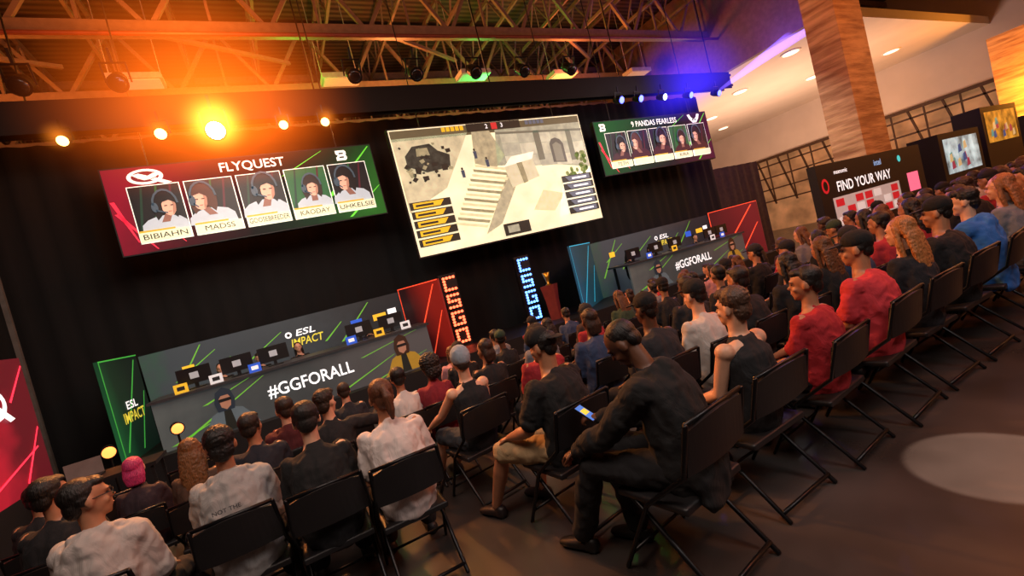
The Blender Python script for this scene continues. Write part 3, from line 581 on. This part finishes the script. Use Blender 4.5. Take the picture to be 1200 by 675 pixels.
def hair_mesh(kind):
    if kind in HC: return HC[kind]
    e=lambda c,r: ell(c,r)
    base=[e((0,-.034,.046),(.081,.09,.082)),e((0,-.062,-.02),(.066,.046,.066)),e((.07,-.03,.012),(.013,.028,.034)),e((-.07,-.03,.012),(.013,.028,.034))]
    d=(.006,.014)
    if kind=='short': g=base+[e((0,.03,.082),(.06,.05,.034))]
    elif kind=='buzz': g=[e((0,-.03,.038),(.077,.089,.081)),e((0,-.057,-.01),(.066,.046,.062))]; d=(.003,.02)
    elif kind=='messy': g=[e((0,-.032,.052),(.086,.094,.085)),e((0,-.062,-.02),(.072,.052,.072)),e((0,.036,.09),(.064,.052,.036))]; d=(.014,.016)
    elif kind=='curly': g=[e((0,-.04,.05),(.115,.11,.108)),e((0,-.07,-.05),(.1,.075,.09))]; d=(.026,.018)
    elif kind=='long': g=base+[loft([(0,-.05,.05),(0,-.09,-.05),(0,-.11,-.18),(0,-.12,-.3),(0,-.115,-.38)],[(.078,.055),(.092,.045),(.105,.036),(.09,.028),(.05,.016)]),loft([(.07,-.01,.04),(.082,-.02,-.1),(.08,-.03,-.22)],[.02,.024,.016]),loft([(-.07,-.01,.04),(-.082,-.02,-.1),(-.08,-.03,-.22)],[.02,.024,.016])]; d=(.012,.02)
    elif kind=='bob': g=base+[loft([(0,-.04,.03),(0,-.065,-.06),(0,-.062,-.12)],[(.084,.062),(.09,.05),(.078,.04)])]
    elif kind=='pony': g=base+[e((0,-.115,.05),(.03,.03,.03)),loft([(0,-.12,.05),(0,-.15,0),(0,-.14,-.09),(0,-.13,-.15)],[.024,.03,.028,.012])]
    me=remesh(merge(*g),.006,4,d[0],d[1]); HC[kind]=me; return me
def cap_mesh(kind):
    k='cap'+kind
    if k in HC: return HC[k]
    if kind=='beanie': g=[ell((0,-.024,.06),(.088,.102,.094)),loft([(0,-.024,.035),(0,-.022,.065)],[(.089,.104),(.089,.104)],n=20)]; me=remesh(merge(*g),.008,3,.004,.02)
    else:
        g=[ell((0,-.018,.066),(.085,.1,.078),nu=20,nv=12),loft([(0,-.02,.042),(0,-.018,.068)],[(.082,.097),(.085,.1)],n=20,dome=False),ell((0,-.018,.146),(.012,.012,.007)),ell((0,.115,.05),(.066,.066,.008),R=M.Rotation(-.16,3,'X'),nu=20)]; me=remesh(merge(*g),.006,2)
    HC[k]=me; return me
GC={}
skins={'l':'#d0a084','m':'#a87456','d':'#5c3a28','t':'#986a4e'}
for k,c in skins.items(): mat('skin_'+k,c,.5,noise=.06,ns=20)
def fab(c): return mat('fabric_'+c,c,.9,noise=.08,ns=5,bump=.6,stretch=(1.4,1.4,1),bd=.025,dist=1.5)
def hairm(c): return mat('hairmat_'+c,c,.5,noise=.5,ns=9,bump=.7,stretch=(26,20,2.5),bd=.006)
def person(x,y,rot=0,label='seated person',pose={},top='tee',tc='#1a1a1c',bot='pants',bc='#18181c',hair='short',hc='#15100e',skin='m',cap=None,cc='#101012',scale=1,vox=.0095,group=None,shoes='#202022',face=True,z=0,glasses=False):
    key=(tuple(sorted(pose.items())),vox)
    s=skel(pose)
    def get(tag_,fn,v,sm,dsp=0,ds=.05,fold=0):
        k=(key,tag_)
        if k not in GC: GC[k]=remesh(fn(),v,sm,dsp,ds,fold)
        return GC[k]
    low=vox>.011
    b=inst('person',get('body',lambda:body_geo(s),vox,2),MC['skin_'+skin]); b.location=(x,y,z); b.rotation_euler=(0,0,rot); b.scale=(scale,)*3
    tag(b,label,'person',group)
    inst({'tee':'shirt','tank':'tank_top','long':'sweater','hoodie':'hoodie','jacket':'jacket'}[top],get('top'+top,lambda:top_geo(s,top),.014 if low else .009,6,.004,.045,.007 if top=='tank' else .013),fab(tc),b)
    inst('shorts' if bot=='shorts' else 'trousers',get('bot'+bot,lambda:bottom_geo(s,bot),.018 if low else .011,3,.006,.05,.01),fab(bc),b)
    if not low or bot=='shorts':
        for k in ('fl','fr'): inst('shoe',get('sh'+k,lambda:shoe_geo(s[k]),.009,2),mat('shoe'+shoes,shoes,.5),b)
    hm=M.Translation(s['hc'])@s['R'].to_4x4()
    if hair: 
        h=inst('hair',hair_mesh(hair),hairm(hc),b,hm)
        if cap: h.matrix_local=hm@M.Diagonal((.95,.95,.86,1))
    if cap:
        cp_=inst(cap if cap=='beanie' else 'cap',cap_mesh(cap),fab(cc),b,hm@M.Rotation(pi if cap=='backcap' else 0,4,'Z'))
        if cap=='backcap': mobj('emblem',ell((0,-.115,.085),(.03,.008,.018)),mat('cap_red','#b02028',.6),cp_)
    if glasses:
        g=[]
        for sx in (-1,1):
            for i in range(12):
                a=2*pi*i/12; a2=2*pi*(i+1)/12; g.append(cyl((sx*.032+.024*cos(a),.1,.006+.02*sin(a)),(sx*.032+.024*cos(a2),.1,.006+.02*sin(a2)),.0025,5))
            g.append(cyl((sx*.056,.1,.01),(sx*.08,0,.005),.0025,5))
        g.append(cyl((-.008,.1,.01),(.008,.1,.01),.0025,5)); e=mobj('glasses',merge(*g),mk,b); e.matrix_local=hm
    if face and not low:
        if 'eye' not in HC:
            t=mobj('t',ell((0,0,0),(.011,.006,.005),nu=10,nv=8),None); HC['eye']=t.data; bpy.data.objects.remove(t); HC['eye'].shade_smooth()
        for sx in (-1,1):
            inst('eye',HC['eye'],mat('eye_dark','#1a1210',.2),b,hm@M.Translation((sx*.03,.079,.008)))
            inst('eyebrow',HC['eye'],hairm(hc),b,hm@M.Translation((sx*.031,.087,.03))@M.Diagonal((1.3,.8,.5,1)))
        inst('mouth',HC['eye'],mat('lips','#8c4a40',.5),b,hm@M.Translation((0,.0975,-.058))@M.Diagonal((1.7,1,.45,1)))
    return b,s,hm

# ---------------------------------------------------------------- folding chair
cmt=mat('chair_metal','#17171a',.35,.5,noise=.05); cpad=mat('chair_vinyl','#1c1b1d',.45,noise=.1,bump=.1)
def rbox(x0,x1,y0,y1,z0,z1,vox=.008): return remesh(box(x0,x1,y0,y1,z0,z1),vox,4)
ch=empty('folding_chair'); tag(ch,'black metal folding chair with padded vinyl seat','chair','folding chairs')
seatm=rbox(-.215,.215,-.20,.22,.415,.455); seat=bpy.data.objects.new('seat',seatm); seatm.materials.append(cpad); link(seat,ch)
vs=[];fs=[];n=12
for i in range(n+1):
    t=-1+2*i/n; x=.215*t; yb=-.285+.03*t*t*1.0
    for (dy,z) in ((0,.62),(.022,.62),(.012,.86),(-.012,.86)): vs.append((x,yb+dy-(.03 if z>.7 else 0),z-(.03*t*t if z>.7 else 0)))
for i in range(n):
    for j in range(4): fs.append((i*4+j,i*4+(j+1)%4,(i+1)*4+(j+1)%4,(i+1)*4+j))
fs+=[(0,1,2,3),(n*4+3,n*4+2,n*4+1,n*4)]
bk=mobj('backrest',(vs,fs),cpad,ch)
for sx in (-1,1):
    mobj('leg',loft([(sx*.225,.26,.012),(sx*.225,.02,.42),(sx*.222,-.24,.62),(sx*.21,-.30,.86)],[.0125]*4,n=8),cmt,ch,smooth=True)
    mobj('leg',loft([(sx*.2,-.30,.012),(sx*.2,.14,.43)],[.0125]*2,n=8),cmt,ch,smooth=True)
for g in (cyl((-.225,.2,.11),(.225,.2,.11),.01,8),cyl((-.2,-.27,.055),(.2,-.27,.055),.012,8),cyl((-.21,-.295,.862),(.21,-.295,.862),.0125,8)): mobj('crossbar',g,cmt,ch,smooth=True)
first=[True]
def chair(x,y,rot=0,sx=1.0,sc=1.0):
    if first[0]:
        first[0]=False; ch.location=(x,y,0); ch.rotation_euler=(0,0,rot); ch.scale=(sx*sc,sc,sc); return ch
    return copytree(ch,(x,y,0),(0,0,rot),(sx*sc,sc,sc))
def sit(x,y,rot=0,sx=1.1,crot=None,**k):
    sc=k.get('scale',1); chair(x,y,rot if crot is None else crot,sx,sc); return person(x,y,rot,**k)

# ----- near row, right of aisle (seat centre y ~1.9)
R1=1.92
nm,s,hm=sit(1.57,1.80,.42,crot=.15,sx=1.15,label='person in black hooded jacket leaning forward over a phone',pose=dict(lean=.2,slouch=.045,pitch=.62,hyaw=.25,w=.95,hl=(-.20,.48,.64),hr=(.02,.38,.76),kl=(-.17,.40,.56),kr=(.1,.42,.56),fl=(-.12,.60,.09),fr=(.06,.34,.09),curl=.9),top='jacket',tc='#111113',bc='#121216',hair='buzz',hc='#0c0908',skin='d',shoes='#101010')
def held_phone(owner,s,c):
    f=(s['wr']-s['er']).normalized(); o=mobj('phone',box(-.032,.032,-.066,.066,-.004,.004),mk); mobj('display',box(-.029,.029,-.062,.062,.0042,.0055),emit('phone'+c,c,1.0),o); mobj('app_tile',box(-.024,.024,-.01,.03,.0056,.0062),emit('phone_y','#d8c040',1.0),o)
    mw=M.Translation(owner.location)@M.Rotation(owner.rotation_euler.z,4,'Z')@M.Translation(s['wr']+f*.085+V((0,0,.022)))@M.Rotation(.6,4,'X'); o.matrix_world=mw; tag(o,'lit smartphone held in the hand','phone')
held_phone(nm,s,'#3a70c0')
SX=1.3
sit(2.32,R1,.05,sx=SX,label='person in black tank top watching the stage',pose=dict(lean=-.02,hyaw=.1,w=1.02),top='tank',tc='#17181c',hair='messy',hc='#4a3428',skin='l',scale=.95)
sit(3.02,R1-.02,.1,sx=SX,label='person in red t-shirt with dark hair looking aside',pose=dict(lean=-.04,hyaw=.42,pitch=.08,hr=(.05,.3,.64)),top='tee',tc='#a01c26',hair='short',hc='#140e0c',skin='m',scale=.93)
sit(3.74,R1-.02,.08,sx=SX,label='person in red t-shirt and black cap',pose=dict(lean=.0,hyaw=.3,w=1.05,slouch=.05),top='tee',tc='#b8303a',hair='short',hc='#140e0c',skin='m',cap='cap')
sit(4.46,R1,.0,sx=SX,label='person with long wavy light-brown hair in dark top',pose=dict(lean=.0,hyaw=-.1,w=.88),top='long',tc='#1c1c22',hair='long',hc='#a06a3c',skin='l')
sit(5.18,R1,.0,sx=SX,label='person in black shirt and black cap',pose=dict(lean=.02,hyaw=.25,w=1.08,slouch=.04),top='tee',tc='#141418',hair='short',hc='#100c0a',skin='m',cap='cap',scale=1.03)
sit(5.9,R1,.1,sx=SX,label='person in bright blue jacket resting chin on hand',pose=dict(lean=.1,hyaw=.25,hl=(-.04,.2,1.0),w=1.0),top='jacket',tc='#2a68b8',hair='messy',hc='#14100e',skin='l',scale=1.03)
sit(6.65,R1,0,sx=SX,label='person with wavy brown hair in grey jacket',pose=dict(w=.9),top='long',tc='#70747c',hair='long',hc='#8a5a34',skin='l',scale=1.05)
sit(7.4,R1,0,sx=SX,label='person in black sweater',pose=dict(w=1.0,hyaw=.2),top='long',tc='#101014',hair='short',hc='#14100e',skin='m',scale=1.05)
# ----- second row
sit(1.40,2.62,.38,crot=.15,label='large person in black t-shirt, tan shorts and black cap worn backward',pose=dict(lean=.04,hyaw=.1,w=1.12,slouch=.05,hl=(-.2,.3,.64),fl=(-.2,.62,.09),fr=(.12,.42,.09),kl=(-.2,.40,.53)),top='tee',tc='#101012',bot='shorts',bc='#a8906c',hair='short',hc='#100c0a',skin='m',cap='backcap',shoes='#1c1416',scale=.96)
sit(1.12,3.52,.15,label='person in black tank top and pale beanie with bent elbow',pose=dict(lean=-.03,hyaw=-.2,fl=(-.16,.66,.09),fr=(.05,.7,.09),hl=(-.25,.35,.66)),top='tank',tc='#15161a',bot='shorts',bc='#3a4048',hair='short',hc='#2a201a',skin='l',cap='beanie',cc='#8c98a4',scale=.9)
# ----- left block, nearest row
sit(-1.05,3.08,-.15,label='person in pale hooded sweater with glasses and dark hair',pose=dict(lean=.02,hyaw=-1.0,pitch=.05,w=.92),top='hoodie',tc='#a8a09c',hair='short',hc='#100c0a',skin='m',scale=.92,sx=1,glasses=True)
nm2=sit(-.49,3.2,.0,label='person in grey hooded sweater with printed back',pose=dict(lean=.04,hyaw=.1,slouch=.05,w=.92),top='hoodie',tc='#989492',hair='messy',hc='#0e0b0a',skin='m',scale=.93,sx=1)
sit(-.03,3.08,.0,label='person in black t-shirt looking down',pose=dict(lean=.06,pitch=.2,slouch=.05,w=.92),top='tee',tc='#121214',hair='short',hc='#120e0c',skin='l',scale=.93,sx=1)
sit(.41,2.98,-.02,label='person in white t-shirt with brown hair tied up',pose=dict(lean=.12,hyaw=.15,slouch=.06,w=.95),top='tee',tc='#c8bcb8',hair='pony',hc='#5a3420',skin='m',scale=.93,sx=1)
txt(nm2[0],'NOT THE',-.02,.9,.024,mat('print_dark','#303038',.7),y=-.275,name='printed_lettering')
for x,y in ((-1.65,3.3),(-1.45,2.55),(-1.9,2.9),(-2.0,3.7)): chair(x,y,-.1,1,.92)
# ----- left block, second row
for (x,y,rt,lab,ps,tp_,tc,hr,hcol,sk,sc_) in [
 (-1.42,3.72,-.1,'person in black shirt with short dark hair',dict(hyaw=-.5),'tee','#101014','short','#100c0a','m',.9),
 (-1.25,4.5,0,'person with bright pink hair',dict(w=.85),'long','#2a1c24','bob','#b83468','l',.78),
 (-.82,4.15,0,'person with wavy blonde-brown hair',dict(w=.85),'long','#4a3428','long','#6a4424','l',.82),
 (-.40,3.98,.05,'person in black and blue sweater',dict(hyaw=-.4),'long','#161a26','short','#181210','m',.87),
 (-.18,4.35,.05,'person in red and black jacket',dict(hyaw=.3),'hoodie','#4a1418','short','#241812','l',.86),
 (.14,4.0,-.3,'person in black jacket raising one arm',dict(hyaw=-.4,hr=(.42,.35,1.0)),'long','#18181c','messy','#20160f','l',.86),
 (.76,4.2,0,'person in white shirt crouching by the aisle',dict(w=.85,lean=.1),'tee','#c8c0bc','short','#0e0b0a','m',.83),
 (1.05,4.2,0,'person in maroon top with dark curly hair',dict(w=.85,hyaw=.3),'long','#7a1c28','curly','#140e0c','d',.84),
 (-1.8,4.5,0,'person in dark shirt',dict(),'tee','#141216','short','#100c0a','m',.8),
 (-.2,5.1,0,'person in dark red shirt',dict(hyaw=-.2),'tee','#5a1c20','short','#100c0a','m',.75),
 (.35,5.0,0,'person in dark grey shirt',dict(lean=.1),'tee','#22242a','short','#2a1c14','l',.76)]:
    sit(x,y,rt,label=lab,pose=ps,top=tp_,tc=tc,hair=hr,hc=hcol,skin=sk,vox=.0125,face=False,scale=sc_,sx=1)
for x,y in ((-1.55,5.1),(-1.0,5.2),(-.6,4.8)): chair(x,y,0,1,.85)
# ----- crowd, shared meshes
poses=[dict(),dict(lean=.12,slouch=.06,pitch=.1),dict(hyaw=.3,lean=-.03),dict(hyaw=-.3,w=.88),dict(w=1.02,slouch=.05)]
tops=['#101014','#141418','#1a1c22','#16161a','#8c1c26','#a02832','#2a3a5a','#6a6c74','#b8b0aa','#2c4030','#101014','#a87a80','#3a2a26','#1c1c20','#121216']
hairs=[('short','#120e0c'),('short','#1a120e'),('messy','#2a1a12'),('long','#5a381e'),('long','#140e0c'),('bob','#2a1a12'),('pony','#3a2416'),('buzz','#100c0a'),('short','#18100c'),('short','#2a1c14')]
names={'short':'short','messy':'tousled','long':'long','bob':'chin-length','pony':'tied-back','buzz':'cropped','curly':'curly'}
cn=lambda c: {'#8c1c26':'dark red','#a02832':'red','#2a3a5a':'navy','#6a6c74':'grey','#b8b0aa':'white','#2c4030':'dark green','#a87a80':'pale pink','#3a2a26':'brown'}.get(c,'black')
def crowd(x,y,scale,t=None,h=None,cap=None):
    i=random.randrange(len(poses)); tc=t or random.choice(tops); hr,hcol=h or random.choice(hairs); cp=cap
    if cp is None and hr in('short','buzz') and random.random()<.35: cp='cap'
    tp_='hoodie' if tc in('#6a6c74','#a87a80','#3a2a26') else ('tee' if random.random()<.6 else 'long')
    lab='seated person with %s hair in %s top'%(names[hr],cn(tc))+(' and a cap' if cp else '')
    chair(x,y,0,1.0,scale)
    person(x+random.uniform(-.03,.03),y,random.uniform(-.12,.14),label=lab,pose=poses[i],top=tp_,tc=tc,hair=hr,hc=hcol,skin=random.choice('lmmtd'),cap=cp,cc=random.choice(['#101012','#16161c','#2c4030','#202024']),scale=scale,vox=.0126,group='seated audience',face=False)
rows=[(2.68,.93,[2.3+.6*i for i in range(17)]),(3.42,.88,[1.78+.6*i for i in range(20)]),(4.15,.84,[1.6+.6*i for i in range(14)]),(4.85,.79,[1.55+.6*i for i in range(11)]),(5.5,.74,[1.7+.6*i for i in range(10)])]
for y,sc_,xs in rows:
    for x in xs:
        if random.random()<.07: chair(x,y,0,1,sc_); continue
        sc2=sc_+min(.12,max(0,(x-4.5)*.03)) if y<4.5 else sc_
        crowd(x+random.uniform(-.05,.05),y+random.uniform(-.04,.04),sc2*random.uniform(.97,1.03))
for x in (-1.15,-.55,.1,1.4,8.3,9.1,9.9,10.9):
    person(x,9.35,pi,label='esports player in dark jersey seated behind the desk',pose=poses[0],top='long',tc='#14181c',hair=random.choice(['long','short','bob']),hc='#18120f',skin='l',scale=.78,vox=.0126,group='players',face=False,z=.35)

# ---------------------------------------------------------------- lights
def light(kind,loc,e,col,target=None,size=1,spot=None,blend=.5,name='lamp'):
    l=bpy.data.lights.new(name,kind); l.energy=e; l.color=lin(col)
    if kind=='AREA': l.size=size
    if kind=='SPOT': l.spot_size=spot; l.spot_blend=blend; l.shadow_soft_size=size
    if kind=='POINT': l.shadow_soft_size=size
    o=bpy.data.objects.new(name,l); COL.objects.link(o); o.location=loc
    if target is not None: o.rotation_euler=(V(target)-V(loc)).to_track_quat('-Z','Y').to_euler()
    return o
light('SPOT',(-.2,8.2,5.0),1400,'#ff9e50',(2.5,2.0,.5),.12,1.5)
light('SPOT',(-1.0,8.2,5.0),550,'#ff9040',(-.5,3,.8),.12,1.3)
light('SPOT',(1.5,8.2,5.0),650,'#ff9040',(5,2,.8),.12,1.3)
light('POINT',(-.4,8.5,6.6),330,'#ff8430',size=.3)
light('POINT',(-4,10.8,6.6),210,'#ff8434',size=.3)
light('POINT',(4,11.2,6.6),240,'#ff9450',size=.3)
light('POINT',(9.5,11.2,6.6),240,'#ff8040',size=.3)
light('POINT',(6.6,11.6,6.9),90,'#50ff60',size=.3)
light('POINT',(1.6,11.0,6.8),50,'#60ff50',size=.3)
for x in (8.5,10,12): light('SPOT',(x,8.2,5.0),250,'#5050ff',(x-2,3,0),.1,.9)
light('POINT',(13.2,7.6,5.8),130,'#5a40ff',size=.2)
light('AREA',(-.5,.8,5.5),140,'#ffe0cc',(-.3,3.2,1),2)  # soft fill added to brighten the left block, no fixture for it
light('AREA',(7,0.5,5.5),190,'#ff8a68',(6,2.5,1),3)
light('AREA',(3,-1.5,5.5),120,'#fff0e8',(2.5,2.2,1),2)
light('SPOT',(3.75,-.3,6),4200,'#ffd8c0',(3.2,1.12,0),.02,.13,.1)
light('AREA',(0,6.4,4.8),110,'#fff0e0',(0,9.2,.9),2)
light('AREA',(9.5,6.4,4.8),110,'#fff0e0',(9.5,9.2,.9),2)
light('AREA',(20,12,1.2),750,'#ffccaa',(20,13,6.5),5)
light('POINT',(24,5,3.0),900,'#ff9a30',size=.5)
light('POINT',(10.0,2.0,6.6),380,'#ff8430',size=.4)
light('AREA',(18,2,5.5),300,'#ffa060',(16,3,0),4)
# lamp glow in haze, painted as self-emitting volumes without scattering
def vmat(name,col,st,pw,lin_=False):
    m=bpy.data.materials.new(name); m.use_nodes=True; nt=m.node_tree; nt.nodes.clear()
    out=nt.nodes.new('ShaderNodeOutputMaterial'); e=nt.nodes.new('ShaderNodeEmission'); e.inputs[0].default_value=(*lin(col),1)
    tc=nt.nodes.new('ShaderNodeTexCoord')
    if lin_:
        g=nt.nodes.new('ShaderNodeSeparateXYZ'); nt.links.new(tc.outputs['Object'],g.inputs[0]); src=g.outputs[2]
        iv=nt.nodes.new('ShaderNodeMath'); iv.operation='SUBTRACT'; iv.use_clamp=True; iv.inputs[0].default_value=1; nt.links.new(src,iv.inputs[1]); src=iv.outputs[0]
    else:
        g=nt.nodes.new('ShaderNodeTexGradient'); g.gradient_type='SPHERICAL'; nt.links.new(tc.outputs['Object'],g.inputs[0]); src=g.outputs['Fac']
    p=nt.nodes.new('ShaderNodeMath'); p.operation='POWER'; p.inputs[1].default_value=pw; nt.links.new(src,p.inputs[0])
    q=nt.nodes.new('ShaderNodeMath'); q.operation='MULTIPLY'; q.inputs[1].default_value=st; nt.links.new(p.outputs[0],q.inputs[0]); nt.links.new(q.outputs[0],e.inputs[1]); nt.links.new(e.outputs[0],out.inputs['Volume'])
    return m
def haze(loc,r,col,st,lab,pw=3.5,cut=None):
    g=ell((0,0,0),(1,1,1),nu=32,nv=24)
    if cut is not None: g=([V((v.x,v.y,max(v.z,cut-.35*max(0,v.y)))) for v in g[0]],g[1])
    o=mobj('painted_haze',g,None,loc=loc); o.scale=(r,r,r); o.data.materials.append(vmat('haze',col,st,pw)); tag(o,lab,'haze',kind='stuff'); return o
haze((-.2,8.3,5.15),2.6,'#ff6812',1.8,'warm haze glow around the lamp, painted as an emissive volume',2.5,cut=-.18)
haze((-.2,8.3,5.12),.62,'#ffa434',18,'bright painted core of glow around the hot lamp',3)
for x in (-2.1,-.94,.8,1.48): haze((x,8.3,5.08),.26,'#ff8a28',5,'small painted warm glow around a stage lamp',2.5)
haze((10.8,8.3,5.2),1.7,'#3828ff',1.1,'violet painted haze glow around the blue lamps',1.8,cut=-.15)
def beamv(a,b,r,col,st,lab):
    a=V(a);b=V(b);L=(b-a).length
    o=mobj('painted_beam',loft([(0,0,0),(0,0,1)],[.04,r],n=20,dome=False),None,loc=a); o.scale=(1,1,L); o.rotation_euler=(b-a).to_track_quat('Z','Y').to_euler(); o.data.materials.append(vmat('beam',col,st,.8,True)); tag(o,lab,'light beam',kind='stuff')  # light shaft painted as a self-emitting cone
beamv((12.1,8.4,5.15),(16.2,6.9,6.9),.32,'#7a58ff',7,'violet light beam painted as an emissive cone')
w=bpy.data.worlds.new('w'); bpy.context.scene.world=w; w.use_nodes=True; w.node_tree.nodes['Background'].inputs[0].default_value=(.05,.04,.035,1); w.node_tree.nodes['Background'].inputs[1].default_value=.6
